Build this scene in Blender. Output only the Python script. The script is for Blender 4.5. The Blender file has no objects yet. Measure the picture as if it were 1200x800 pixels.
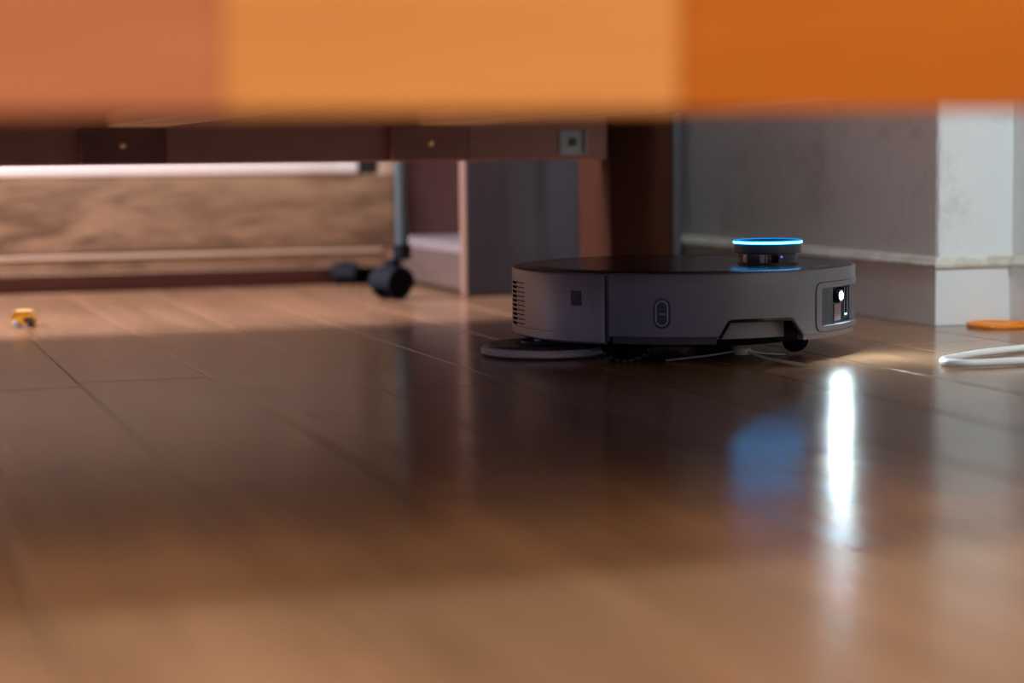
import bpy, bmesh, math, random
from mathutils import Vector, Matrix, Euler

random.seed(7)
scene = bpy.context.scene
COL = scene.collection
R = math.radians

# ------------------------------------------------------------------ camera
cam_d = bpy.data.cameras.new('camera')
cam = bpy.data.objects.new('camera', cam_d)
COL.objects.link(cam)
cam_d.sensor_width = 36.0
cam_d.lens = 70.0
cam_d.clip_start = 0.02
cam_d.dof.use_dof = True
cam_d.dof.focus_distance = 1.98
cam_d.dof.aperture_fstop = 2.7
YAW, PITCH, ROLL = 18.5, 5.31, 0.62
cam.matrix_world = (Matrix.Translation((0, 0, 0.20)) @ Matrix.Rotation(R(-YAW), 4, 'Z')
                    @ Matrix.Rotation(R(90 - PITCH), 4, 'X') @ Matrix.Rotation(R(-ROLL), 4, 'Z'))
scene.camera = cam

# ------------------------------------------------------------------ world, lights, exposure
world = bpy.data.worlds.new('world')
scene.world = world
world.use_nodes = True
bgn = world.node_tree.nodes['Background']
bgn.inputs[0].default_value = (0.62, 0.60, 1.0, 1)
bgn.inputs[1].default_value = 0.48

def area_light(name, loc, target, size, energy, color):
    d = bpy.data.lights.new(name, 'AREA')
    d.shape = 'DISK'; d.size = size; d.energy = energy; d.color = color
    o = bpy.data.objects.new(name, d); COL.objects.link(o)
    o.location = loc
    o.rotation_euler = (Vector(target) - Vector(loc)).to_track_quat('-Z', 'Y').to_euler()
    return o

# room lamp on the photographer's side of the bed, lamp on the far side of it
area_light('room_lamp', (-0.35, -1.4, 1.95), (0.2, 0.9, 0.1), 1.4, 84, (1.0, 0.79, 0.52))
area_light('bedside_lamp', (-0.85, 2.58, 1.30), (-0.2, 2.85, 0.0), 0.9, 100, (1.0, 1.0, 1.14))
area_light('cool_fill', (0.99, 0.20, 1.90), (1.22, 2.0, 0.20), 0.4, 34, (0.80, 0.96, 1.0))  # added cool fill aimed at the pillar; unseen source, no window there

scene.view_settings.view_transform = 'Standard'
scene.view_settings.look = 'None'
scene.view_settings.gamma = 1.0
scene.view_settings.use_curve_mapping = False
scene.view_settings.exposure = 0.0
scene.cycles.use_denoising = True
scene.cycles.max_bounces = 8
scene.cycles.sample_clamp_indirect = 6.0

# ------------------------------------------------------------------ object helpers
def tag(o, label=None, cat=None, group=None, kind=None):
    if label: o['label'] = label
    if cat: o['category'] = cat
    if group: o['group'] = group
    if kind: o['kind'] = kind
    return o

def empty(name, loc=(0, 0, 0), rz=0.0):
    o = bpy.data.objects.new(name, None)
    o.empty_display_size = 0.05
    COL.objects.link(o)
    o.location = loc
    o.rotation_euler = (0, 0, rz)
    return o

def link(name, me, mat=None, parent=None, smooth=False):
    o = bpy.data.objects.new(name, me)
    COL.objects.link(o)
    if mat is not None and len(me.materials) == 0:
        me.materials.append(mat)
    if parent is not None:
        o.parent = parent
    if smooth:
        me.polygons.foreach_set('use_smooth', [True] * len(me.polygons))
    return o

def finish(name, bm, mat, parent=None, smooth=False, sharp=35):
    bmesh.ops.recalc_face_normals(bm, faces=bm.faces)
    me = bpy.data.meshes.new(name)
    bm.to_mesh(me); bm.free()
    o = link(name, me, mat, parent, smooth)
    if smooth:
        try:
            me.set_sharp_from_angle(angle=R(sharp))
        except Exception:
            pass
    return o

def add_box(bm, lo, hi, bevel=0.0, seg=1):
    lo = Vector(lo); hi = Vector(hi)
    vs = [bm.verts.new((x, y, z)) for x in (lo.x, hi.x) for y in (lo.y, hi.y) for z in (lo.z, hi.z)]
    f = [(0, 1, 3, 2), (4, 6, 7, 5), (0, 4, 5, 1), (2, 3, 7, 6), (0, 2, 6, 4), (1, 5, 7, 3)]
    fs = [bm.faces.new([vs[i] for i in q]) for q in f]
    if bevel > 0:
        es = list({e for q in fs for e in q.edges})
        bmesh.ops.bevel(bm, geom=es, offset=bevel, segments=seg, profile=0.5, affect='EDGES')

def box(name, lo, hi, mat, parent=None, bevel=0.0, seg=1):
    bm = bmesh.new()
    add_box(bm, lo, hi, bevel, seg)
    return finish(name, bm, mat, parent)

def add_lathe(bm, prof, n=48, c=(0, 0), a0=None, a1=None):
    """prof: list of (r, z). Full turn if a0 is None."""
    full = a0 is None
    if full: a0, a1 = 0.0, 2 * math.pi
    cnt = n if full else n + 1
    rings = []
    for r, z in prof:
        if r < 1e-7:
            rings.append([bm.verts.new((c[0], c[1], z))])
        else:
            rings.append([bm.verts.new((c[0] + r * math.cos(a0 + (a1 - a0) * i / n),
                                        c[1] + r * math.sin(a0 + (a1 - a0) * i / n), z)) for i in range(cnt)])
    for a, b in zip(rings, rings[1:]):
        for i in range(n):
            j = (i + 1) % cnt
            if len(a) == 1 and len(b) == 1: continue
            if len(a) == 1: bm.faces.new((a[0], b[i], b[j]))
            elif len(b) == 1: bm.faces.new((a[i], a[j], b[0]))
            else: bm.faces.new((a[i], a[j], b[j], b[i]))

def lathe(name, prof, mat, parent=None, n=48, c=(0, 0), sharp=35):
    bm = bmesh.new()
    add_lathe(bm, prof, n, c)
    return finish(name, bm, mat, parent, smooth=True, sharp=sharp)

def add_tube(bm, pts, rad, n=8, cap=True, taper=None):
    pts = [Vector(p) for p in pts]
    rings = []
    up = Vector((0, 0, 1))
    for i, p in enumerate(pts):
        t = (pts[min(i + 1, len(pts) - 1)] - pts[max(i - 1, 0)]).normalized()
        s = t.cross(up)
        if s.length < 1e-4: s = Vector((1, 0, 0))
        s.normalize(); u = s.cross(t).normalized()
        r = rad if taper is None else rad * (1 + (taper - 1) * i / (len(pts) - 1))
        rings.append([bm.verts.new(p + (s * math.cos(2 * math.pi * k / n) + u * math.sin(2 * math.pi * k / n)) * r) for k in range(n)])
    for a, b in zip(rings, rings[1:]):
        for k in range(n):
            bm.faces.new((a[k], a[(k + 1) % n], b[(k + 1) % n], b[k]))
    if cap:
        bm.faces.new(rings[0]); bm.faces.new(rings[-1])

def catmull(pts, sub=8, closed=False):
    P = [Vector(p) for p in pts]
    out = []
    n = len(P)
    for i in range(n - 1):
        p0 = P[max(i - 1, 0)]; p1 = P[i]; p2 = P[i + 1]; p3 = P[min(i + 2, n - 1)]
        for k in range(sub):
            t = k / sub
            out.append(0.5 * ((2 * p1) + (-p0 + p2) * t + (2 * p0 - 5 * p1 + 4 * p2 - p3) * t * t + (-p0 + 3 * p1 - 3 * p2 + p3) * t ** 3))
    out.append(P[-1])
    return out

def add_prism(bm, poly, lo, hi, axis='Z'):
    """extrude a 2-D polygon; axis names the extrusion direction."""
    def v(p, h):
        if axis == 'Z': return (p[0], p[1], h)
        if axis == 'Y': return (p[0], h, p[1])
        return (h, p[0], p[1])
    a = [bm.verts.new(v(p, lo)) for p in poly]
    b = [bm.verts.new(v(p, hi)) for p in poly]
    n = len(poly)
    bm.faces.new(a); bm.faces.new(b)
    for i in range(n):
        bm.faces.new((a[i], a[(i + 1) % n], b[(i + 1) % n], b[i]))

# ------------------------------------------------------------------ materials
def new_mat(name):
    m = bpy.data.materials.new(name)
    m.use_nodes = True
    nt = m.node_tree
    return m, nt, nt.nodes['Principled BSDF']

def solid(name, col, rough=0.5, metal=0.0, spec=0.5, var=0.08, vscale=30.0, bump=0.0, coat=0.0):
    m, nt, b = new_mat(name)
    tc = nt.nodes.new('ShaderNodeTexCoord')
    nz = nt.nodes.new('ShaderNodeTexNoise'); nz.inputs['Scale'].default_value = vscale; nz.inputs['Detail'].default_value = 4
    nt.links.new(tc.outputs['Object'], nz.inputs['Vector'])
    mx = nt.nodes.new('ShaderNodeMix'); mx.data_type = 'RGBA'
    mx.inputs[6].default_value = (*[c * (1 - var) for c in col], 1)
    mx.inputs[7].default_value = (*[min(1, c * (1 + var)) for c in col], 1)
    nt.links.new(nz.outputs['Fac'], mx.inputs[0])
    nt.links.new(mx.outputs[2], b.inputs['Base Color'])
    b.inputs['Roughness'].default_value = rough
    b.inputs['Metallic'].default_value = metal
    b.inputs['Specular IOR Level'].default_value = spec
    b.inputs['Coat Weight'].default_value = coat
    if bump:
        bp = nt.nodes.new('ShaderNodeBump'); bp.inputs['Strength'].default_value = bump; bp.inputs['Distance'].default_value = 0.002
        nt.links.new(nz.outputs['Fac'], bp.inputs['Height']); nt.links.new(bp.outputs['Normal'], b.inputs['Normal'])
    return m

def emit(name, col, strength):
    m, nt, b = new_mat(name)
    b.inputs['Base Color'].default_value = (0, 0, 0, 1)
    b.inputs['Emission Color'].default_value = (*col, 1)
    b.inputs['Emission Strength'].default_value = strength
    return m

def wood(name, dark, light, rough=0.4, scale=(1, 1, 1), wave=6.0, dist=5.0, coat=0.0, spec=0.5, per_object=0.0,
         rough_var=0.0, bump=0.0, contrast=(0.25, 0.8)):
    """grain runs along the axis with the smallest scale value (object coordinates)."""
    m, nt, b = new_mat(name)
    N = nt.nodes; L = nt.links
    tc = N.new('ShaderNodeTexCoord')
    info = N.new('ShaderNodeObjectInfo')
    off = N.new('ShaderNodeVectorMath'); off.operation = 'MULTIPLY_ADD'
    comb = N.new('ShaderNodeCombineXYZ')
    for k in range(3): L.new(info.outputs['Random'], comb.inputs[k])
    L.new(comb.outputs[0], off.inputs[0]); off.inputs[1].default_value = (7.3, 13.1, 3.7)
    L.new(tc.outputs['Object'], off.inputs[2])
    mp = N.new('ShaderNodeMapping'); mp.inputs['Scale'].default_value = scale
    L.new(off.outputs[0], mp.inputs['Vector'])
    n1 = N.new('ShaderNodeTexNoise'); n1.inputs['Scale'].default_value = wave; n1.inputs['Detail'].default_value = 6
    n1.inputs['Roughness'].default_value = 0.6; n1.inputs['Distortion'].default_value = dist * 0.2
    L.new(mp.outputs[0], n1.inputs['Vector'])
    n2 = N.new('ShaderNodeTexNoise'); n2.inputs['Scale'].default_value = wave * 7; n2.inputs['Detail'].default_value = 3
    L.new(mp.outputs[0], n2.inputs['Vector'])
    ad = N.new('ShaderNodeMath'); ad.operation = 'MULTIPLY_ADD'; ad.inputs[1].default_value = 0.3
    L.new(n2.outputs['Fac'], ad.inputs[0]); L.new(n1.outputs['Fac'], ad.inputs[2])
    cr = N.new('ShaderNodeMapRange'); cr.inputs['From Min'].default_value = contrast[0] + 0.1; cr.inputs['From Max'].default_value = contrast[1] + 0.15
    L.new(ad.outputs[0], cr.inputs['Value'])
    mx = N.new('ShaderNodeMix'); mx.data_type = 'RGBA'
    mx.inputs[6].default_value = (*dark, 1); mx.inputs[7].default_value = (*light, 1)
    L.new(cr.outputs[0], mx.inputs[0])
    outc = mx.outputs[2]
    if per_object:
        hs = N.new('ShaderNodeHueSaturation')
        mr = N.new('ShaderNodeMapRange'); mr.inputs['To Min'].default_value = 1 - per_object; mr.inputs['To Max'].default_value = 1 + per_object
        L.new(info.outputs['Random'], mr.inputs['Value']); L.new(mr.outputs[0], hs.inputs['Value'])
        L.new(outc, hs.inputs['Color']); outc = hs.outputs['Color']
    L.new(outc, b.inputs['Base Color'])
    b.inputs['Roughness'].default_value = rough
    b.inputs['Specular IOR Level'].default_value = spec
    b.inputs['Coat Weight'].default_value = coat
    b.inputs['Coat Roughness'].default_value = 0.1
    if rough_var:
        n3 = N.new('ShaderNodeTexNoise'); n3.inputs['Scale'].default_value = 9; n3.inputs['Detail'].default_value = 5
        L.new(tc.outputs['Object'], n3.inputs['Vector'])
        r2 = N.new('ShaderNodeMapRange'); r2.inputs['From Min'].default_value = 0.3; r2.inputs['From Max'].default_value = 0.7
        r2.inputs['To Min'].default_value = rough - rough_var; r2.inputs['To Max'].default_value = rough + rough_var
        L.new(n3.outputs['Fac'], r2.inputs['Value']); L.new(r2.outputs[0], b.inputs['Roughness'])
    if bump:
        bp = N.new('ShaderNodeBump'); bp.inputs['Strength'].default_value = bump; bp.inputs['Distance'].default_value = 0.001
        L.new(n2.outputs['Fac'], bp.inputs['Height']); L.new(bp.outputs['Normal'], b.inputs['Normal'])
    return m

M = {}
M['floor'] = wood('floor_laminate', (0.20, 0.100, 0.050), (0.385, 0.205, 0.110), rough=0.19, scale=(14, 1.0, 14), wave=1.6,
                  dist=4, spec=0.34, per_object=0.14, rough_var=0.02, bump=0.03)
M['underlay'] = solid('floor_underlay', (0.02, 0.014, 0.012), 0.9)
M['rail_mid'] = wood('rail_honey', (0.40, 0.15, 0.034), (0.56, 0.235, 0.060), rough=0.5, spec=0.2, scale=(1.2, 10, 16), wave=1.6, dist=4)
M['rail_side'] = wood('rail_amber', (0.29, 0.068, 0.001), (0.40, 0.100, 0.0015), rough=0.5, spec=0.2, scale=(1.2, 10, 16), wave=1.6, dist=4)
M['rail_red'] = wood('rail_reddish', (0.28, 0.085, 0.030), (0.42, 0.145, 0.062), rough=0.5, spec=0.2, scale=(1.2, 10, 16), wave=1.6, dist=4)
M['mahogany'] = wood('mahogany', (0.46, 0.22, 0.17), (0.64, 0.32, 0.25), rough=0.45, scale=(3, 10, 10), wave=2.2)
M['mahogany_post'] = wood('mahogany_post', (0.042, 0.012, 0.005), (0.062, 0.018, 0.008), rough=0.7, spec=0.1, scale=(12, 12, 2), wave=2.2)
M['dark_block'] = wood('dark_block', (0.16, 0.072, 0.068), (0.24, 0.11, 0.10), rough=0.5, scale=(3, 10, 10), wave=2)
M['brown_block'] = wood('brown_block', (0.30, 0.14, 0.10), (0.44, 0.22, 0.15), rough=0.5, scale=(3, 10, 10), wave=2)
M['slat'] = wood('slat_pine', (0.55, 0.38, 0.26), (0.72, 0.53, 0.38), rough=0.55, scale=(14, 1, 14), wave=2)
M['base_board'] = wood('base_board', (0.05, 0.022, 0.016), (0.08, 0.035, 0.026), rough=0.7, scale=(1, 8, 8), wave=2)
M['oak_grey'] = wood('grey_oak', (0.12, 0.062, 0.031), (0.31, 0.180, 0.098), rough=0.45, scale=(2.2, 6, 9), wave=1.5, dist=9, contrast=(0.42, 0.68))
M['oak_edge'] = wood('oak_edge', (0.42, 0.29, 0.19), (0.52, 0.37, 0.25), rough=0.45, scale=(1, 6, 10), wave=2)
M['white_strip'] = solid('white_strip', (0.66, 0.56, 0.50), 0.4, var=0.04)
M['plinth'] = wood('plinth', (0.16, 0.07, 0.06), (0.24, 0.11, 0.09), rough=0.5, scale=(1, 8, 8), wave=2)
M['dark_gap'] = solid('dark_gap', (0.03, 0.024, 0.024), 0.7)
M['cab_dark'] = wood('cabinet_dark', (0.045, 0.043, 0.050), (0.072, 0.069, 0.078), rough=0.5, scale=(14, 14, 1.2), wave=2)
M['cab_edge'] = solid('cabinet_edge_band', (0.40, 0.23, 0.17), 0.45, var=0.05)
M['cab_tan'] = wood('cabinet_tan', (0.09, 0.057, 0.045), (0.15, 0.095, 0.075), rough=0.5, scale=(8, 1.2, 8), wave=2)
M['cab_white'] = solid('cabinet_white', (0.24, 0.19, 0.19), 0.45, var=0.04)
M['cab_back'] = wood('cabinet_back', (0.085, 0.036, 0.030), (0.125, 0.054, 0.044), rough=0.5, scale=(8, 8, 1.2), wave=2)
M['steel'] = solid('grey_steel', (0.07, 0.10, 0.105), 0.4, metal=0.3)
M['black_plastic'] = solid('black_plastic', (0.007, 0.008, 0.012), 0.6, spec=0.12)
M['black_rubber'] = solid('black_rubber', (0.005, 0.0055, 0.008), 0.8, spec=0.06)
M['zinc'] = solid('zinc', (0.45, 0.50, 0.50), 0.45, metal=0.4)
M['brass'] = solid('brass', (0.75, 0.5, 0.25), 0.3, metal=0.9)
M['cable'] = solid('white_cable_sheath', (0.80, 0.83, 0.80), 0.42, var=0.02)
M['orange'] = solid('orange_plastic', (0.95, 0.26, 0.008), 0.35, var=0.04)
M['yellow'] = solid('yellow_plastic', (0.95, 0.46, 0.015), 0.3, var=0.05)
M['yellow_pale'] = solid('yellow_pale', (0.95, 0.62, 0.22), 0.35, var=0.05)
M['toy_dark'] = solid('toy_dark', (0.03, 0.022, 0.015), 0.5)
M['shell'] = solid('robot_shell', (0.215, 0.225, 0.265), 0.42, metal=0.35, var=0.02, vscale=400)
M['rear_shell'] = solid('robot_rear_shell', (0.30, 0.285, 0.31), 0.38, metal=0.45, var=0.02, vscale=400)
M['top'] = solid('robot_top', (0.030, 0.028, 0.032), 0.22, var=0.02, vscale=200)
M['turret'] = solid('robot_turret', (0.055, 0.06, 0.066), 0.38, metal=0.3, var=0.02)
M['matte_black'] = solid('matte_black', (0.006, 0.006, 0.009), 0.9, spec=0.0, var=0.0)
M['gloss_black'] = solid('gloss_black', (0.010, 0.011, 0.014), 0.08, var=0.0)
M['window_cover'] = solid('smoked_cover', (0.035, 0.042, 0.05), 0.15, var=0.0)
M['trim_metal'] = solid('trim_metal', (0.34, 0.37, 0.40), 0.3, metal=0.5, var=0.0)
M['chrome'] = solid('chrome', (0.75, 0.78, 0.82), 0.12, metal=1.0, var=0.0)
M['dark_metal'] = solid('dark_metal', (0.10, 0.11, 0.12), 0.35, metal=0.6, var=0.0)
M['skirt'] = solid('chassis_skirt', (0.085, 0.083, 0.10), 0.5, var=0.02)
M['lens_block'] = solid('lens_block', (0.20, 0.17, 0.17), 0.3, var=0.02)
M['copper_lens'] = solid('copper_lens', (0.36, 0.22, 0.18), 0.15, metal=0.5, var=0.0)
M['mop'] = solid('mop_felt', (0.92, 0.84, 0.84), 0.95, spec=0.1, var=0.25, vscale=260, bump=0.6)
M['mop_plate'] = solid('mop_plate', (0.09, 0.085, 0.10), 0.5)
M['bristle'] = solid('bristle', (0.45, 0.45, 0.40), 0.7)
M['hub'] = solid('brush_hub', (0.42, 0.42, 0.38), 0.6)
M['ring_blue'] = emit('light_ring_blue', (0.0, 0.27, 0.80), 1.15)
M['ring_core'] = emit('light_ring_core', (0.035, 0.42, 1.0), 22)
M['led'] = emit('led_white', (0.72, 0.92, 1.0), 5200)
M['led_small'] = emit('led_indicator', (0.25, 0.8, 1.0), 4.0)
M['dot_blue'] = emit('status_dot', (0.10, 0.06, 1.0), 3.0)

def wall_paint():
    m, nt, b = new_mat('white_paint')
    N = nt.nodes; L = nt.links
    tc = N.new('ShaderNodeTexCoord')
    nz = N.new('ShaderNodeTexNoise'); nz.inputs['Scale'].default_value = 14; nz.inputs['Detail'].default_value = 6; nz.inputs['Roughness'].default_value = 0.7
    L.new(tc.outputs['Object'], nz.inputs['Vector'])
    cr = N.new('ShaderNodeValToRGB')
    cr.color_ramp.elements[0].position = 0.22; cr.color_ramp.elements[0].color = (0.58, 0.57, 0.50, 1)
    cr.color_ramp.elements[1].position = 0.45; cr.color_ramp.elements[1].color = (0.80, 0.82, 0.80, 1)
    L.new(nz.outputs['Fac'], cr.inputs[0]); L.new(cr.outputs[0], b.inputs['Base Color'])
    b.inputs['Roughness'].default_value = 0.6
    n2 = N.new('ShaderNodeTexNoise'); n2.inputs['Scale'].default_value = 60; n2.inputs['Detail'].default_value = 3
    L.new(tc.outputs['Object'], n2.inputs['Vector'])
    bp = N.new('ShaderNodeBump'); bp.inputs['Strength'].default_value = 0.12; bp.inputs['Distance'].default_value = 0.002
    L.new(n2.outputs['Fac'], bp.inputs['Height']); L.new(bp.outputs['Normal'], b.inputs['Normal'])
    return m
M['wall'] = wall_paint()

def cap_paint():
    m, nt, b = new_mat('worn_cap_paint')
    N = nt.nodes; L = nt.links
    tc = N.new('ShaderNodeTexCoord')
    nz = N.new('ShaderNodeTexNoise'); nz.inputs['Scale'].default_value = 45; nz.inputs['Detail'].default_value = 6
    L.new(tc.outputs['Object'], nz.inputs['Vector'])
    cr = N.new('ShaderNodeValToRGB')
    cr.color_ramp.elements[0].position = 0.30; cr.color_ramp.elements[0].color = (0.50, 0.44, 0.34, 1)
    cr.color_ramp.elements[1].position = 0.55; cr.color_ramp.elements[1].color = (0.68, 0.64, 0.56, 1)
    L.new(nz.outputs['Fac'], cr.inputs[0]); L.new(cr.outputs[0], b.inputs['Base Color'])
    b.inputs['Roughness'].default_value = 0.55
    return m
M['cap'] = cap_paint()

# ------------------------------------------------------------------ floor with planks
FX0, FX1, FY0, FY1 = -2.32, 1.294, -1.2, 3.66
floor = box('floor', (FX0, FY0, -0.030), (FX1 + 0.05, FY1, -0.010), M['underlay'])
tag(floor, kind='structure')
PW, PL = 0.12, 1.2
plank_mesh = {}
def plank(w, l):
    key = (round(w, 4), round(l, 3))
    if key in plank_mesh: return plank_mesh[key]
    g, b, h = 0.0004, 0.0012, 0.0099
    x0, x1, y0, y1 = g, w - g, -l / 2 + g, l / 2 - g
    co = [(x0, y0, -h), (x1, y0, -h), (x1, y1, -h), (x0, y1, -h),
          (x0, y0, -b), (x1, y0, -b), (x1, y1, -b), (x0, y1, -b),
          (x0 + b, y0 + b, 0), (x1 - b, y0 + b, 0), (x1 - b, y1 - b, 0), (x0 + b, y1 - b, 0)]
    fa = [(8, 9, 10, 11)]
    for a in (0, 4):
        for i in range(4):
            j = (i + 1) % 4
            fa.append((a + i, a + j, a + 4 + j, a + 4 + i))
    me = bpy.data.meshes.new('plank')
    me.from_pydata(co, [], fa); me.update()
    me.materials.append(M['floor'])
    plank_mesh[key] = me
    return me
x = 0.196 - 21 * PW
k = 0
while x < FX1 - 0.001:
    w = min(PW, FX1 - x)
    y = 1.79 - 3 * PL + ((k * 0.43) % 1.0) * PL if k != 20 else 1.79 - 3 * PL
    while y < FY1:
        a = max(y, FY0); b = min(y + PL, FY1)
        if b - a > 0.05:
            o = link('plank', plank(w, b - a), None, floor)
            o.location = (x, (a + b) / 2, 0)
        y += PL
    x += PW; k += 1

# ------------------------------------------------------------------ walls and baseboards
WX, PX, PY = 1.293, 1.195, 2.02        # wall plane, pillar side plane, pillar front plane
def poly_wall(name, pts, z0, z1, mat, jitter=0.0):
    bm = bmesh.new()
    add_prism(bm, pts, z0, z1)
    return finish(name, bm, mat)
w = box('wall_right', (WX, FY0, -0.005), (WX + 0.12, PY, 1.9), M['wall']); tag(w, kind='structure')
# pillar: slightly uneven arris, as chipped plaster
bm = bmesh.new()
nz = 90
ring = []
for i in range(nz + 1):
    z = 1.9 * (i / nz) ** 1.5
    j = random.uniform(-0.0010, 0.0010)
    pts = [(PX, FY1), (PX, PY + 0.006), (PX + 0.0018 + j, PY + 0.0018 + random.uniform(-.0008, .0008)), (PX + 0.006, PY), (WX + 0.12, PY), (WX + 0.12, FY1)]
    ring.append([bm.verts.new((p[0], p[1], z - 0.003)) for p in pts])
for a, b in zip(ring, ring[1:]):
    for i in range(6):
        bm.faces.new((a[i], a[(i + 1) % 6], b[(i + 1) % 6], b[i]))
bm.faces.new(ring[0]); bm.faces.new(ring[-1])
w = finish('wall_pillar', bm, M['wall']); tag(w, kind='structure')
w = box('wall_back', (FX0, FY1 - 0.001, -0.005), (PX, FY1 + 0.12, 1.9), M['wall']); tag(w, kind='structure')

T, BH, CH = 0.0065, 0.0655, 0.0790
def baseboard(name, pts_in):
    """pts_in: path on the wall plane; out: offset of the face. list of ((wall x,y),(face x,y))"""
    bm = bmesh.new(); prev = None
    for (wx, wy), (fx, fy) in pts_in:
        d = Vector((fx - wx, fy - wy))
        prof = [(0, 0.0), (1, 0.0), (1, BH)]
        cur = [bm.verts.new((wx + d.x * t, wy + d.y * t, z)) for t, z in [(0, 0.0004), (1, 0.0004), (1, BH), (0, BH)]]
        if prev:
            for i in range(4): bm.faces.new((prev[i], prev[(i + 1) % 4], cur[(i + 1) % 4], cur[i]))
        else: bm.faces.new(cur)
        prev = cur
    bm.faces.new(prev)
    o = finish(name, bm, M['wall']); tag(o, kind='structure')
    bm = bmesh.new(); prev = None
    pr = [(0, BH), (1.0, BH), (1.5, BH + 0.0016), (1.5, BH + 0.0050), (1.1, BH + 0.0075), (0.55, CH - 0.0012), (0, CH)]
    for (wx, wy), (fx, fy) in pts_in:
        d = Vector((fx - wx, fy - wy))
        cur = [bm.verts.new((wx + d.x * t, wy + d.y * t, z)) for t, z in pr]
        n = len(cur)
        if prev:
            for i in range(n): bm.faces.new((prev[i], prev[(i + 1) % n], cur[(i + 1) % n], cur[i]))
        else: bm.faces.new(cur)
        prev = cur
    bm.faces.new(prev)
    finish('cap_moulding', bm, M['cap'], o)
    return o
baseboard('baseboard_pillar', [((PX, FY1 - 0.01), (PX - T, FY1 - 0.01)), ((PX, PY), (PX - T, PY - T)), ((WX, PY), (WX - T, PY - T))])
baseboard('baseboard_right', [((WX, PY), (WX - T, PY - T)), ((WX, FY0), (WX - T, FY0))])

# ------------------------------------------------------------------ bed
BX0, BX1 = -1.02, 0.996
bed = empty('bed_frame', (0.0, 1.6, 0.0))
tag(bed, 'large wooden bed frame with honey-brown side rail spanning the top of the picture', 'bed')
def bpart(name, lo, hi, mat, bevel=0.003, parent=None, seg=1):
    off = Vector((0, 1.6, 0))
    return box(name, Vector(lo) - off, Vector(hi) - off, mat, parent or bed, bevel, seg)
NR0, NRZ = 0.80, 0.2185
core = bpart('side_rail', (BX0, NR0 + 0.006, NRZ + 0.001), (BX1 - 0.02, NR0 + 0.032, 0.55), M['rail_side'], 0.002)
for (a, b, mt) in ((BX0, 0.146, 'rail_red'), (0.146, 0.346, 'rail_mid'), (0.346, BX1 - 0.02, 'rail_side')):  # rail face in three sections, each with its own wood tone
    bpart('rail_section', (a + 0.0002, NR0, NRZ), (b - 0.0002, NR0 + 0.0062, 0.551), M[mt], 0.0012, core)
FR0, FRZ = 2.338, 0.195
tag(bpart('side_rail', (BX0 + 0.02, FR0, FRZ), (0.912, FR0 + 0.028, 0.55), M['mahogany'], 0.002), 'dark mahogany inner rail')
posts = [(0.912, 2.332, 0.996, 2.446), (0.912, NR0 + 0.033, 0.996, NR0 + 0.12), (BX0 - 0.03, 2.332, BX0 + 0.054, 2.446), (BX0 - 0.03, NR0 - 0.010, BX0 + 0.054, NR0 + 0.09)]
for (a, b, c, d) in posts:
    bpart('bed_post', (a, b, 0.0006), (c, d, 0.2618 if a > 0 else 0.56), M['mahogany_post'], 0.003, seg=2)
bpart('headboard', (0.945, 0.70, 0.262), (0.975, 2.724, 0.98), M['mahogany'], 0.004)  # unseen; tall and widened past the far post to block lamp light
bpart('footboard', (BX0 - 0.005, NR0 + 0.09, 0.255), (BX0 + 0.025, 2.332, 0.55), M['mahogany'], 0.004)
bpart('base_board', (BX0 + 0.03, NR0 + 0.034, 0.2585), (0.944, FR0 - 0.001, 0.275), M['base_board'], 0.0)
for xs in (-0.814, -0.446, -0.078, 0.290, 0.658):
    bpart('slat', (xs, NR0 + 0.034, 0.238), (xs + 0.062, FR0 - 0.001, 0.258), M['slat'], 0.002)
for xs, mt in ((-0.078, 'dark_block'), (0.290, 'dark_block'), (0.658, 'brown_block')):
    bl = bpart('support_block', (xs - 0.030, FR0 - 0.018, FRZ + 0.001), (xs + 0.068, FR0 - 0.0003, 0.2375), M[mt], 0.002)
    bm = bmesh.new()
    add_lathe(bm, [(0, 0.002), (0.003, 0.0018), (0.0045, 0.0)], 12)
    bmesh.ops.rotate(bm, verts=bm.verts, cent=(0, 0, 0), matrix=Matrix.Rotation(R(90), 3, 'X'))
    bmesh.ops.translate(bm, verts=bm.verts, vec=(xs + 0.018, FR0 - 0.018 - 1.6, 0.217))
    finish('screw', bm, M['brass'], bl, True)
# metal corner bracket where the inner rail meets the post
br = bpart('corner_bracket', (0.846, FR0 - 0.0035, 0.2005), (0.878, FR0 - 0.0004, 0.232), M['zinc'], 0.001)
bpart('bracket_flange', (0.878, FR0 - 0.0105, 0.2020), (0.8805, FR0 - 0.0004, 0.2305), M['zinc'], 0.0004, br)
bpart('bracket_bolt', (0.858, FR0 - 0.0065, 0.212), (0.868, FR0 - 0.0034, 0.222), M['steel'], 0.001, br)

# ------------------------------------------------------------------ low chest beyond the bed
CX0, CX1, CY = -0.95, 0.839, 3.08
chest = empty('chest_of_drawers', (-0.05, 3.28, 0))
tag(chest, 'long grey-oak chest with a pale strip above its drawer front, beyond the bed', 'chest')
def cpart(name, lo, hi, mat, bevel=0.0015, parent=None):
    off = Vector((-0.05, 3.28, 0))
    return box(name, Vector(lo) - off, Vector(hi) - off, mat, parent or chest, bevel)
cpart('carcass', (CX0, CY + 0.0305, 0.0285), (CX1 - 0.024, 3.60, 0.50), M['dark_gap'])
cpart('side_panel', (CX1 - 0.024, CY + 0.006, 0.030), (CX1, 3.60, 0.50), M['oak_edge'])
cpart('drawer_front', (CX0, CY, 0.0585), (CX1 - 0.004, CY + 0.020, 0.1745), M['oak_grey'], 0.002)
cpart('bottom_rail', (CX0, CY + 0.002, 0.030), (CX1 - 0.024, CY + 0.03, 0.0500), M['oak_grey'], 0.002)
cpart('trim_strip', (CX0, CY - 0.001, 0.0508), (CX1 - 0.024, CY + 0.03, 0.0572), M['oak_edge'], 0.001)
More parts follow.
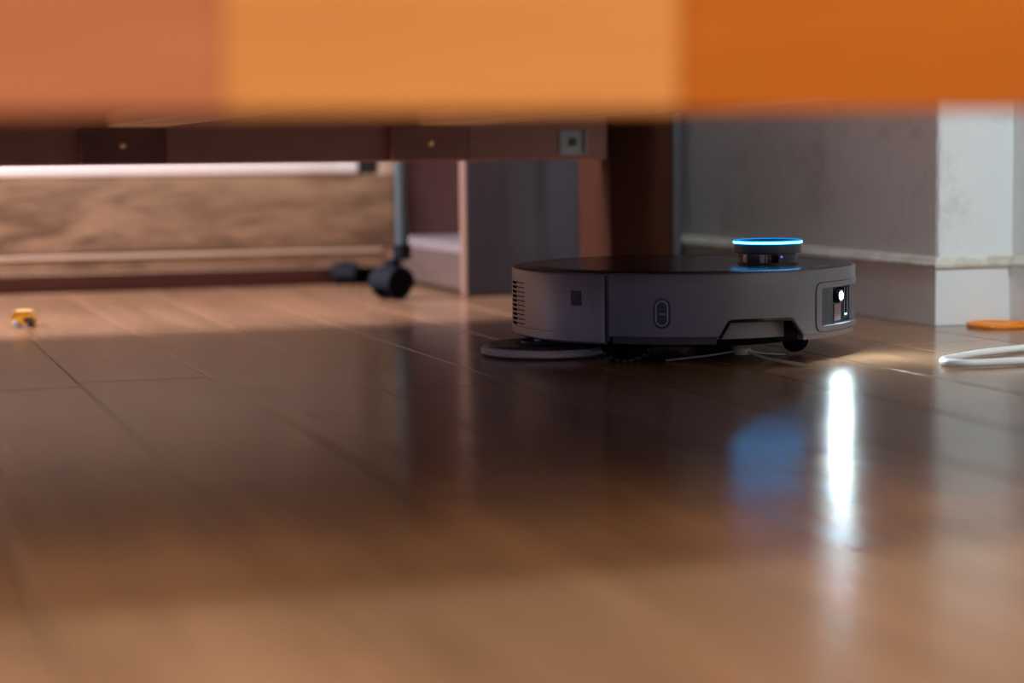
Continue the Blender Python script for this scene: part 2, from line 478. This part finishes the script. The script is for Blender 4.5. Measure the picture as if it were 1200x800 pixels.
cpart('trim_strip', (CX0, CY - 0.001, 0.0282), (CX1 - 0.024, CY + 0.03, 0.0298), M['oak_edge'], 0.0)
cpart('pale_strip', (CX0, CY - 0.002, 0.1755), (0.777, CY + 0.020, 0.1945), M['white_strip'], 0.003)
cpart('drawer_front', (CX0, CY, 0.215), (CX1 - 0.004, CY + 0.020, 0.35), M['oak_grey'], 0.002)
cpart('drawer_front', (CX0, CY, 0.354), (CX1 - 0.004, CY + 0.020, 0.498), M['oak_grey'], 0.002)
cpart('plinth', (CX0 + 0.02, CY + 0.030, 0.0006), (CX1 - 0.06, CY + 0.06, 0.0280), M['plinth'])

def caster(parent, x, y, r, width, ang, z_top, post_mat='black_plastic'):
    """hooded twin-wheel caster; (x, y) local to the parent."""
    c = box('caster', (-0.004, -width * 0.18, r), (0.004, width * 0.18, z_top), M[post_mat], parent, 0.001)
    c.location = (x, y, 0); c.rotation_euler = (0, 0, ang)
    for s in (-1, 1):
        bm = bmesh.new()
        w0, w1 = s * width * 0.16, s * width * 0.5
        prof = [(0.0, w0), (r * 0.96, w0), (r, w0 + (w1 - w0) * 0.2), (r, w0 + (w1 - w0) * 0.7), (r * 0.9, w1), (r * 0.5, w1), (r * 0.45, w1 - s * 0.002), (0, w1 - s * 0.002)]
        add_lathe(bm, prof, 28)
        bmesh.ops.rotate(bm, verts=bm.verts, cent=(0, 0, 0), matrix=Matrix.Rotation(R(90), 3, 'X'))
        bmesh.ops.translate(bm, verts=bm.verts, vec=(0, 0, r + 0.0004))
        finish('wheel', bm, M['black_rubber'], c, True)
    bm = bmesh.new()
    n = 14
    poly = [((r + 0.003) * math.cos(R(200 * i / n - 10)), r + (r + 0.003) * math.sin(R(200 * i / n - 10))) for i in range(n + 1)]
    poly += [((r + 0.0008) * math.cos(R(200 * i / n - 10)), r + (r + 0.0008) * math.sin(R(200 * i / n - 10))) for i in range(n, -1, -1)]
    outer = poly[:n + 1]; inner = poly[n + 1:][::-1]
    va = {}
    for s, yy in ((0, -width * 0.5), (1, width * 0.5)):
        va[s] = ([bm.verts.new((p[0], yy, p[1])) for p in outer], [bm.verts.new((p[0], yy, p[1])) for p in inner])
    for i in range(n):
        bm.faces.new((va[0][0][i], va[0][0][i + 1], va[1][0][i + 1], va[1][0][i]))
        bm.faces.new((va[0][1][i], va[0][1][i + 1], va[1][1][i + 1], va[1][1][i]))
        for s in (0, 1):
            bm.faces.new((va[s][0][i], va[s][0][i + 1], va[s][1][i + 1], va[s][1][i]))
    for i in (0, n):
        bm.faces.new((va[0][0][i], va[1][0][i], va[1][1][i], va[0][1][i]))
    finish('hood', bm, M['black_plastic'], c, True)
    return c
for cx in (0.752, 0.15, -0.45):
    caster(chest, cx + 0.05, CY - 0.002 - 3.28, 0.0155, 0.036, R(65), 0.037)

# ------------------------------------------------------------------ open cabinet in the corner
cab = empty('open_cabinet', (1.0, 3.1, 0))
tag(cab, 'dark charcoal open-sided cabinet with pale front edge, between the oak chest and bed post', 'cabinet')
def kpart(name, lo, hi, mat, bevel=0.001, parent=None):
    off = Vector((1.0, 3.1, 0))
    return box(name, Vector(lo) - off, Vector(hi) - off, mat, parent or cab, bevel)
KX0, KX1, KY0, KY1 = 0.845, 1.180, 2.73, 3.60
sp = kpart('side_panel', (KX0 + 0.0015, KY0, 0.0008), (KX1, KY0 + 0.026, 0.62), M['cab_dark'])
kpart('edge_band', (KX0, KY0 + 0.0005, 0.0008), (KX0 + 0.0015, KY0 + 0.0255, 0.62), M['cab_edge'], 0.0, sp)
sp = kpart('side_panel', (KX0 + 0.0015, KY1 - 0.026, 0.0008), (KX1, KY1, 0.62), M['cab_dark'])
kpart('bottom_shelf', (KX0 + 0.002, KY0 + 0.0262, 0.0590), (KX1 - 0.012, KY1 - 0.0262, 0.0745), M['cab_white'])
kpart('kick_board', (KX0 + 0.004, KY0 + 0.0262, 0.0060), (KX0 + 0.020, KY1 - 0.0262, 0.0588), M['cab_tan'])
kpart('back_panel', (KX1 - 0.011, KY0 + 0.0262, 0.0010), (KX1 - 0.002, KY1 - 0.0262, 0.62), M['cab_back'])
kpart('top_board', (KX0 - 0.01, KY0 - 0.005, 0.6205), (KX1, KY1, 0.645), M['cab_dark'])
kpart('light_baffle', (1.024, 2.395, 0.0008), (1.036, KY0 - 0.0005, 0.2600), M['cab_dark'])  # unseen panel added to keep bounced lamp light off the pillar wall
kpart('divider', (KX0 + 0.02, 3.10, 0.0750), (KX1 - 0.012, 3.118, 0.62), M['cab_back'])

# ------------------------------------------------------------------ rolling clothes rail (one post in view)
rack = empty('rolling_rack', (0.748, 2.722, 0))
tag(rack, 'slim blue-grey metal post standing on a fat black caster beside the oak chest', 'rack')
def pipe(name, a, b, r, mat, parent, n=16):
    bm = bmesh.new(); add_tube(bm, [a, b], r, n)
    return finish(name, bm, mat, parent, True)
for dx in (0.0, -0.668):
    pipe('post', (dx, 0, 0.076), (dx, 0, 1.25), 0.0092, M['steel'], rack)
    lathe('foot_cap', [(0, 0.0565), (0.0115, 0.0565), (0.0128, 0.058), (0.0128, 0.0765), (0.0115, 0.078), (0, 0.078)], M['black_plastic'], rack, 20, (dx, 0))
    caster(rack, dx - 0.0155, 0.002, 0.0220, 0.044, R(25), 0.0575)
pipe('top_rod', (-0.69, 0, 1.24), (0.02, 0, 1.24), 0.0085, M['steel'], rack)

# ------------------------------------------------------------------ robot vacuum
RZ = R(-41.8)
rob = empty('robot_vacuum', (0.818, 1.887, 0), RZ)
tag(rob, 'round dark-grey robot vacuum with glowing blue turret ring and white headlight', 'robot vacuum')
RR, ZT = 0.1750, 0.0880
def cyl(al, r, z): return Vector((r * math.cos(R(al)), r * math.sin(R(al)), z))

# main side shell, open at the headlight window and at the brush cut-outs
W0, W1, WZ0, WZ1 = -21.5, 21.5, 0.0305, 0.0720
def zbot(al):
    a = abs(al)
    base = 0.0270
    if a < 31.0: return 0.0250
    if 31.0 <= a < 35.0: return 0.0270 + (0.0425 - 0.0270) * (a - 31.0) / 4.0
    if 35.0 <= a < 57.0: return 0.0425
    if 57.0 <= a < 60.0: return 0.0425 + (0.0270 - 0.0425) * (a - 57.0) / 3.0
    return base
angs = sorted(set([round(-95.4 + 190.8 * i / 160, 3) for i in range(161)] + [W0, W1, -31, -35, -57, -60, 31, 35, 57, 60]))
bm = bmesh.new()
zrows = [0.0, 1.0]
def column(al):
    """list of outer verts from bottom to top incl. a small top chamfer"""
    zb = zbot(al)
    zs = [(RR - 0.0012, zb), (RR, zb + 0.0012), (RR, max(WZ0, zb + 0.002)), (RR, WZ1), (RR, ZT - 0.0018), (RR - 0.0005, ZT - 0.0006), (RR - 0.0018, ZT)]
    inn = [(RR - 0.0045, ZT - 0.001), (RR - 0.0045, WZ1), (RR - 0.0045, max(WZ0, zb + 0.002)), (RR - 0.0045, zb)]
    return [bm.verts.new(cyl(al, r, z)) for r, z in zs + inn]
cols = [column(a) for a in angs]
n = len(cols[0])
for i in range(len(angs) - 1):
    hole = angs[i] >= W0 - 1e-6 and angs[i + 1] <= W1 + 1e-6
    A, B = cols[i], cols[i + 1]
    for k in range(n):
        k2 = (k + 1) % n
        if hole and k in (2, 8): continue
        bm.faces.new((A[k], A[k2], B[k2], B[k]))
    if hole:
        bm.faces.new((A[2], B[2], B[9], A[9])); bm.faces.new((A[3], A[8], B[8], B[3]))
for i, C in ((0, cols[0]), (-1, cols[-1])):
    bm.faces.new(C)
for al in (W0, W1):
    C = cols[angs.index(al)]
    bm.faces.new((C[2], C[3], C[8], C[9]))
finish('side_shell', bm, M['shell'], rob, True, 30)

# rear housing, a touch proud of the side shell
bm = bmesh.new()
prof = [(RR - 0.006, 0.0195), (RR - 0.001, 0.0195), (RR + 0.0014, 0.0215), (RR + 0.0014, ZT - 0.0035), (RR + 0.0006, ZT - 0.0014), (RR - 0.0012, ZT - 0.0004), (RR - 0.006, ZT - 0.0004)]
a_list = [97.2 + (360 - 2 * 97.2) * i / 110 for i in range(111)]
prev = None
for j, al in enumerate(a_list):
    e = min(j, 110 - j)
    shrink = {0: 0.0030, 1: 0.0012, 2: 0.0004}.get(e, 0)
    cur = [bm.verts.new(cyl(al, r - (shrink if r > RR - 0.004 else 0), z)) for r, z in prof]
    if prev:
        for k in range(len(prof)):
            k2 = (k + 1) % len(prof)
            bm.faces.new((prev[k], prev[k2], cur[k2], cur[k]))
    else: bm.faces.new(cur)
    prev = cur
bm.faces.new(prev)
rear = finish('rear_housing', bm, M['rear_shell'], rob, True, 30)

def patch(name, a0, a1, z0, z1, r0, r1, mat, parent, seg=6):
    bm = bmesh.new(); prev = None
    for i in range(seg + 1):
        al = a0 + (a1 - a0) * i / seg
        cur = [bm.verts.new(cyl(al, r, z)) for r, z in ((r0, z0), (r1, z0), (r1, z1), (r0, z1))]
        if prev:
            for k in range(4): bm.faces.new((prev[k], prev[(k + 1) % 4], cur[(k + 1) % 4], cur[k]))
        else: bm.faces.new(cur)
        prev = cur
    bm.faces.new(prev)
    return finish(name, bm, mat, parent)
# exhaust slits on the rear housing and the small side grille
for i in range(10):
    z = 0.0305 + i * 0.00455
    patch('vent_slit', -150.5, -143.5, z, z + 0.0027, RR, RR + 0.0016, M['matte_black'], rear, 4)
    patch('vent_line', -143.5, -135, z + 0.0018, z + 0.0027, RR, RR + 0.0016, M['matte_black'], rear, 6)
gr = patch('side_grille', -109.4, -105.2, 0.0560, 0.0705, RR, RR + 0.0016, M['gloss_black'], rear, 4)
for i in range(5):
    z = 0.0575 + i * 0.0026
    patch('grille_bar', -109.0, -105.6, z, z + 0.0009, RR + 0.0014, RR + 0.0022, M['turret'], gr, 3)
patch('lower_seam', -148, -117, 0.0292, 0.0298, RR, RR + 0.0016, M['gloss_black'], rear, 12)
patch('rear_gap', -97.1, -95.5, 0.022, ZT - 0.001, RR - 0.006, RR - 0.0035, M['gloss_black'], rob, 2)
patch('rear_gap', 95.5, 97.1, 0.022, ZT - 0.001, RR - 0.006, RR - 0.0035, M['gloss_black'], rob, 2)
patch('cut_shroud', -60.5, -33.5, 0.0240, 0.0450, RR - 0.026, RR - 0.018, M['shell'], rob, 12)
patch('cut_shroud', 33.5, 60.5, 0.0240, 0.0450, RR - 0.026, RR - 0.018, M['shell'], rob, 12)
for s in (-1, 1):   # dark trim round the brush cut-out
    bm = bmesh.new()
    path = []
    for a, z in ((60.4, 0.0262), (60.0, 0.0275), (57.2, 0.0416), (56.4, 0.0424), (52, 0.0426), (46, 0.0426), (40, 0.0426), (36, 0.0424), (35.0, 0.0416), (31.6, 0.0290), (31.0, 0.0262)):
        path.append(cyl(s * a, RR - 0.0006, z))
    add_tube(bm, path, 0.0019, 6)
    finish('cut_trim', bm, M['gloss_black'], rob, True)
patch('front_bumper', -30.0, 30.0, 0.0212, 0.0262, RR - 0.010, RR - 0.0012, M['shell'], rob, 24)
patch('bumper_seam', -30.0, 30.0, 0.0261, 0.0268, RR - 0.010, RR - 0.0022, M['gloss_black'], rob, 24)

# chassis underneath
lathe('chassis', [(0, 0.0135), (0.120, 0.0135), (0.148, 0.018), (0.156, 0.028), (0.156, 0.0315), (0, 0.0315)], M['black_plastic'], rob, 64)
patch('chassis_skirt', -95, -61, 0.0205, 0.0275, RR - 0.020, RR - 0.005, M['skirt'], rob, 14)
patch('chassis_skirt', 61, 95, 0.0205, 0.0275, RR - 0.020, RR - 0.005, M['skirt'], rob, 14)
# top cover with a shallow rim
top = lathe('top_cover', [(0, ZT + 0.0010), (0.150, ZT + 0.0010), (0.1705, ZT + 0.0004), (0.1728, ZT - 0.0008), (0.1728, ZT - 0.003), (0, ZT - 0.003)], M['top'], rob, 128)
bm = bmesh.new()
add_lathe(bm, [(0.1560, ZT + 0.0011), (0.1566, ZT + 0.0014), (0.1572, ZT + 0.0009)], 128)
finish('lid_line', bm, M['gloss_black'], top, True)

# oval side sensor
def oval(name, al, z, hw, hh, r0, r1, mat, parent, inner=None):
    bm = bmesh.new()
    n = 28
    def pt(t, w, h, r):
        c, s = math.cos(t), math.sin(t)
        x = w * c
        y = w * s + (h - w) * (1 if s >= 0 else -1)
        return cyl(al + math.degrees(x / RR), r, z + y)
    ts = [2 * math.pi * (i + 0.5) / n for i in range(n)]
    o0 = [bm.verts.new(pt(t, hw, hh, r0)) for t in ts]
    o1 = [bm.verts.new(pt(t, hw, hh, r1)) for t in ts]
    for i in range(n): bm.faces.new((o0[i], o0[(i + 1) % n], o1[(i + 1) % n], o1[i]))
    if inner:
        i1 = [bm.verts.new(pt(t, hw - inner, hh - inner, r1)) for t in ts]
        i0 = [bm.verts.new(pt(t, hw - inner, hh - inner, r0)) for t in ts]
        for i in range(n):
            bm.faces.new((o1[i], o1[(i + 1) % n], i1[(i + 1) % n], i1[i]))
            bm.faces.new((i1[i], i1[(i + 1) % n], i0[(i + 1) % n], i0[i]))
    else:
        bm.faces.new(o1)
    return finish(name, bm, mat, parent, True)
sens = oval('wall_sensor', -78.2, 0.0505, 0.0082, 0.0148, RR - 0.003, RR + 0.0004, M['gloss_black'], rob)
oval('sensor_ring', -78.2, 0.0505, 0.0060, 0.0122, RR, RR + 0.0012, M['trim_metal'], sens, 0.0010)
oval('sensor_lens', -78.2, 0.0505, 0.0044, 0.0104, RR, RR + 0.0008, M['gloss_black'], sens)
patch('sensor_bar', -79.2, -77.2, 0.0495, 0.0503, RR, RR + 0.0014, M['trim_metal'], sens, 2)

# headlight window: trim, smoked covers, recess, lamp and lenses
def rrect_pts(a0, a1, z0, z1, rad, n=6):
    pts = []
    da = math.degrees(rad / RR)
    for (ca, cz, t0) in ((a1 - da, z1 - rad, 0), (a0 + da, z1 - rad, 90), (a0 + da, z0 + rad, 180), (a1 - da, z0 + rad, 270)):
        for i in range(n + 1):
            t = R(t0 + 90 * i / n)
            pts.append((ca + da * math.cos(t), cz + rad * math.sin(t)))
    # subdivide the long horizontal runs
    out = []
    for i, p in enumerate(pts):
        q = pts[(i + 1) % len(pts)]
        out.append(p)
        m = int(abs(q[0] - p[0]) / 3)
        for k in range(1, m + 1):
            t = k / (m + 1)
            out.append((p[0] + (q[0] - p[0]) * t, p[1] + (q[1] - p[1]) * t))
    return out
def rrect_frame(name, a0, a1, z0, z1, rad, inset, r0, r1, mat, parent):
    bm = bmesh.new()
    oa = rrect_pts(a0, a1, z0, z1, rad)
    ca, cz = (a0 + a1) / 2, (z0 + z1) / 2
    fa = 1 - math.degrees(inset / RR) / ((a1 - a0) / 2); fz = 1 - inset / ((z1 - z0) / 2)
    ia = [((p[0] - ca) * fa + ca, (p[1] - cz) * fz + cz) for p in oa]
    rings = [[bm.verts.new(cyl(p[0], r, p[1])) for p in L] for L, r in ((oa, r0), (oa, r1), (ia, r1), (ia, r0 - 0.004))]
    n = len(oa)
    for A, B in zip(rings, rings[1:]):
        for i in range(n): bm.faces.new((A[i], A[(i + 1) % n], B[(i + 1) % n], B[i]))
    return finish(name, bm, mat, parent, True)
wf = rrect_frame('window_trim', -24.5, 24.5, 0.0275, 0.0750, 0.0085, 0.0052, RR - 0.002, RR + 0.0006, M['shell'], rob)
rrect_frame('trim_seam', -25.0, 25.0, 0.0270, 0.0755, 0.0088, 0.0006, RR - 0.002, RR + 0.0003, M['gloss_black'], wf)
for a0, a1 in ((-21.4, -13.0), (5.2, 21.4)):
    patch('smoked_cover', a0, a1, WZ0 - 0.001, WZ1 + 0.001, RR - 0.0060, RR - 0.0040, M['window_cover'], rob, 8)
rec = patch('lamp_recess', -13.0, 5.2, WZ0 - 0.001, WZ1 + 0.001, RR - 0.020, RR - 0.012, M['gloss_black'], rob, 6)
patch('recess_wall', -13.2, -12.8, WZ0, WZ1, RR - 0.013, RR - 0.0040, M['dark_metal'], rec, 1)
patch('recess_wall', 5.0, 5.4, WZ0, WZ1, RR - 0.013, RR - 0.0040, M['dark_metal'], rec, 1)
patch('recess_lip', -13.0, 5.2, WZ1 - 0.003, WZ1, RR - 0.012, RR - 0.0020, M['dark_metal'], rec, 6)
patch('recess_lip', -13.0, 5.2, WZ0, WZ0 + 0.003, RR - 0.012, RR - 0.0020, M['trim_metal'], rec, 6)
patch('lens_block', -12.2, -7.2, WZ0 + 0.005, 0.0525, RR - 0.012, RR - 0.0030, M['lens_block'], rob, 4)
for a in (-4.4, -1.2):
    patch('chrome_bar', a, a + 0.5, WZ0 + 0.006, WZ1 - 0.005, RR - 0.011, RR - 0.0024, M['chrome'], rob, 1)
def ball(name, c, r, mat, parent, sub=2):
    bm = bmesh.new()
    bmesh.ops.create_icosphere(bm, subdivisions=sub, radius=r)
    bmesh.ops.translate(bm, verts=bm.verts, vec=c)
    return finish(name, bm, mat, parent, True, 180)
hl = lathe('headlight_barrel', [(0, -0.0100), (0.0062, -0.0100), (0.0064, -0.0004), (0.0060, 0.0), (0.0036, 0.0), (0, -0.0002)], M['matte_black'], rob, 28)
hl.rotation_euler = (0, R(90), R(-9.0)); hl.location = cyl(-9.0, RR - 0.0004, 0.0600)
bulb = lathe('headlight_bulb', [(0.0035, -0.0001), (0.0033, 0.0003), (0.0024, 0.0008), (0.0012, 0.0011), (0, 0.0012)], M['led'], hl, 28)
tag(bulb, 'glowing white headlight')
ball('indicator_lamp', cyl(-2.6, RR - 0.0030, 0.0405), 0.0011, M['led_small'], rob)

# raised turret
TX, TY = 0.0890, 0.0035
tb = lathe('turret_base', [(0, ZT + 0.0008), (0.0310, ZT + 0.0008), (0.0310, ZT + 0.0020), (0.0290, ZT + 0.0024), (0.0290, 0.1003), (0, 0.1003)], M['turret'], rob, 64, (TX, TY))
def tpatch(name, a0, a1, z0, z1, r0, r1, mat, parent):
    o = patch(name, a0, a1, z0, z1, r0, r1, mat, parent, 6)
    o.location = (TX, TY, 0)
    return o
# alpha -70 faces the camera
tpatch('turret_window', -140, -52, 0.0910, 0.0995, 0.0280, 0.0294, M['gloss_black'], tb)
tpatch('lens_strip', -129, -117, 0.0912, 0.0993, 0.0288, 0.0299, M['copper_lens'], tb)
tpatch('lens_strip', -89, -80, 0.0912, 0.0993, 0.0288, 0.0299, M['trim_metal'], tb)
tpatch('lens_strip', -77, -75, 0.0912, 0.0993, 0.0288, 0.0299, M['trim_metal'], tb)
ball('status_dot', Vector((TX, TY, 0.0970)) + Vector((math.cos(R(-46)), math.sin(R(-46)), 0)) * 0.0294, 0.0010, M['dot_blue'], tb)
lathe('turret_cap', [(0, 0.1004), (0.0325, 0.1004), (0.0336, 0.1012), (0.0336, 0.1086), (0.0330, 0.1092), (0.0315, 0.1093), (0.0315, 0.1112), (0, 0.1112)], M['turret'], rob, 64, (TX, TY))
lathe('turret_lid', [(0, 0.1126), (0.0300, 0.1126), (0.0306, 0.1113), (0, 0.1113)], M['matte_black'], rob, 48, (TX, TY))
lr = lathe('light_ring', [(0.0316, 0.1094), (0.0335, 0.1094), (0.0343, 0.1099), (0.0345, 0.1114), (0.0342, 0.1129), (0.0335, 0.1135), (0.0322, 0.1135), (0.0316, 0.1129), (0.0316, 0.1094)], M['ring_blue'], rob, 80, (TX, TY), 60)
tag(lr, 'glowing blue light ring')
lathe('ring_core', [(0.0343, 0.1101), (0.0348, 0.1105), (0.0348, 0.1119), (0.0343, 0.1123)], M['ring_core'], lr, 80, (TX, TY))

# drive wheels, front caster, side brush, mops
def wheel(name, x, y, r, wdt, mat, parent, lugs=0):
    bm = bmesh.new()
    add_lathe(bm, [(0, -wdt / 2), (r * 0.85, -wdt / 2), (r, -wdt / 2 + 0.002), (r, wdt / 2 - 0.002), (r * 0.85, wdt / 2), (0, wdt / 2)], 36)
    bmesh.ops.rotate(bm, verts=bm.verts, cent=(0, 0, 0), matrix=Matrix.Rotation(R(90), 3, 'X'))
    o = finish(name, bm, mat, parent, True)
    o.location = (x, y, r + 0.0018)
    if lugs:
        bm = bmesh.new()
        for i in range(lugs):
            t = 2 * math.pi * i / lugs
            for yy in (-wdt * 0.28, wdt * 0.28):
                tmp = bmesh.new()
                add_box(tmp, (-0.0016, yy - wdt * 0.16, r - 0.001), (0.0016, yy + wdt * 0.16, r + 0.0014))
                bmesh.ops.rotate(tmp, verts=tmp.verts, cent=(0, 0, 0), matrix=Matrix.Rotation(t + (0.09 if yy > 0 else 0), 3, 'Y'))
                me = bpy.data.meshes.new('t'); tmp.to_mesh(me); tmp.free(); bm.from_mesh(me); bpy.data.meshes.remove(me)
        tr = finish('tread', bm, M['turret'], o)
    return o
for s in (-1, 1):
    wheel('drive_wheel', -0.012, s * 0.136, 0.034, 0.022, M['black_rubber'], rob, 30)
wheel('front_caster', 0.122, -0.012, 0.0120, 0.016, M['black_rubber'], rob)
BXl, BYl = 0.096, -0.108
sb = lathe('side_brush', [(0, 0.0075), (0.0075, 0.0075), (0.0085, 0.0095), (0.0080, 0.0135), (0, 0.0140)], M['hub'], rob, 24, (BXl, BYl))
for k, ang in enumerate((-150 - 28, -60 + 28, 62)):
    for f in range(5):
        bm = bmesh.new()
        a = R(ang + (f - 2) * 2.2)
        pts = []
        for t in (0, 0.3, 0.6, 0.85, 1.0):
            rr = 0.008 + 0.066 * t
            pts.append((BXl + rr * math.cos(a + 0.25 * t), BYl + rr * math.sin(a + 0.25 * t), 0.0105 - 0.0090 * (t ** 0.7)))
        add_tube(bm, catmull(pts, 4), 0.0009, 5, True, 0.6)
        finish('bristle', bm, M['bristle'], sb, True)
for s in (-1, 1):
    mx, my = (-0.1160, -0.0925) if s < 0 else (-0.090, 0.070)
    mp = lathe('mop_pad', [(0, 0.0009), (0.0615, 0.0009), (0.0655, 0.0030), (0.0660, 0.0062), (0.0640, 0.0090), (0.0585, 0.0098), (0, 0.0098)], M['mop'], rob, 72, (mx, my))
    lathe('mop_plate', [(0, 0.0096), (0.0600, 0.0096), (0.0575, 0.0118), (0.0250, 0.0125), (0.0240, 0.0140), (0, 0.0140)], M['mop_plate'], mp, 48, (mx, my))
    for dx, dy in ((0.010, 0), (-0.008, 0.006), (-0.004, -0.009)):
        lathe('mop_post', [(0, 0.0125), (0.0042, 0.0125), (0.0042, 0.0240), (0, 0.0240)], M['trim_metal'], mp, 16, (mx + dx, my + dy))

# ------------------------------------------------------------------ white cable loop on the floor
CR = 0.0038
pth = [(1.345, 1.66), (1.24, 1.70)]
def cam_xy(lat, d): return (0.9483 * lat + 0.3173 * d, -0.3173 * lat + 0.9483 * d)
cpts = [cam_xy(*p) for p in ((0.690, 1.80), (0.62, 1.845), (0.55, 1.856), (0.478, 1.852), (0.432, 1.838), (0.410, 1.843), (0.405, 1.862), (0.418, 1.885), (0.452, 1.925), (0.507, 1.972), (0.56, 2.005), (0.615, 2.02), (0.66, 1.995))]
bm = bmesh.new()
add_tube(bm, catmull([(p[0], p[1], CR + 0.0004) for p in cpts], 8), CR, 12)
tag(finish('white_cable', bm, M['cable'], None, True, 60), 'white rounded cable lying in a narrow loop on the floor by the wall', 'cable')

# ------------------------------------------------------------------ orange slotted lid
lid = empty('orange_lid', (1.2485, 1.975, 0))
lid.scale = (0.77, 0.77, 0.95)
tag(lid, 'flat bright-orange plastic lid with openings, on the floor in the wall corner', 'lid')
lathe('rim', [(0.0395, 0.0006), (0.0465, 0.0006), (0.0475, 0.0020), (0.0470, 0.0046), (0.0450, 0.0056), (0.0420, 0.0050), (0.0395, 0.0030), (0.0395, 0.0006)], M['orange'], lid, 64)
lathe('centre_disc', [(0, 0.0008), (0.0200, 0.0008), (0.0205, 0.0024), (0.0190, 0.0036), (0, 0.0040)], M['orange'], lid, 40)
for i in range(4):
    bm = bmesh.new(); add_box(bm, (0.0185, -0.0085, 0.0008), (0.0410, 0.0085, 0.0032), 0.0008)
    o = finish('spoke', bm, M['orange'], lid); o.rotation_euler = (0, 0, R(90 * i + 20))

# ------------------------------------------------------------------ small yellow toy
toy = empty('yellow_toy', (0.204, 2.480, 0), R(-14))
tag(toy, 'tiny yellow toy vehicle on the floor at the left edge', 'toy')
bm = bmesh.new()
add_prism(bm, [(-0.0140, 0.0035), (0.0145, 0.0035), (0.0145, 0.0110), (0.0085, 0.0185), (-0.0085, 0.0185), (-0.0140, 0.0130)], -0.0095, 0.0095, 'Y')
bmesh.ops.bevel(bm, geom=list(bm.edges), offset=0.0010, segments=2, affect='EDGES')
tb_ = finish('body', bm, M['yellow'], toy)
bm = bmesh.new()
add_prism(bm, [(-0.0152, 0.0120), (-0.0092, 0.0200), (0.0092, 0.0200), (0.0156, 0.0118), (0.0145, 0.0110), (0.0085, 0.0186), (-0.0085, 0.0186), (-0.0140, 0.0130)], -0.0103, 0.0103, 'Y')
finish('roof', bm, M['yellow_pale'], toy)
box('side_window', (0.0010, -0.0102, 0.0060), (0.0120, -0.0094, 0.0120), M['toy_dark'], toy, 0.0003)
for x0 in (-0.0085, 0.0090):
    for y0 in (-0.0100, 0.0100):
        bm = bmesh.new()
        add_lathe(bm, [(0, -0.0015), (0.0036, -0.0015), (0.0042, -0.0005), (0.0042, 0.0005), (0.0036, 0.0015), (0, 0.0015)], 18)
        bmesh.ops.rotate(bm, verts=bm.verts, cent=(0, 0, 0), matrix=Matrix.Rotation(R(90), 3, 'X'))
        bmesh.ops.translate(bm, verts=bm.verts, vec=(x0, y0, 0.0045))
        finish('wheel', bm, M['toy_dark'] if x0 > 0 else M['zinc'], toy, True)
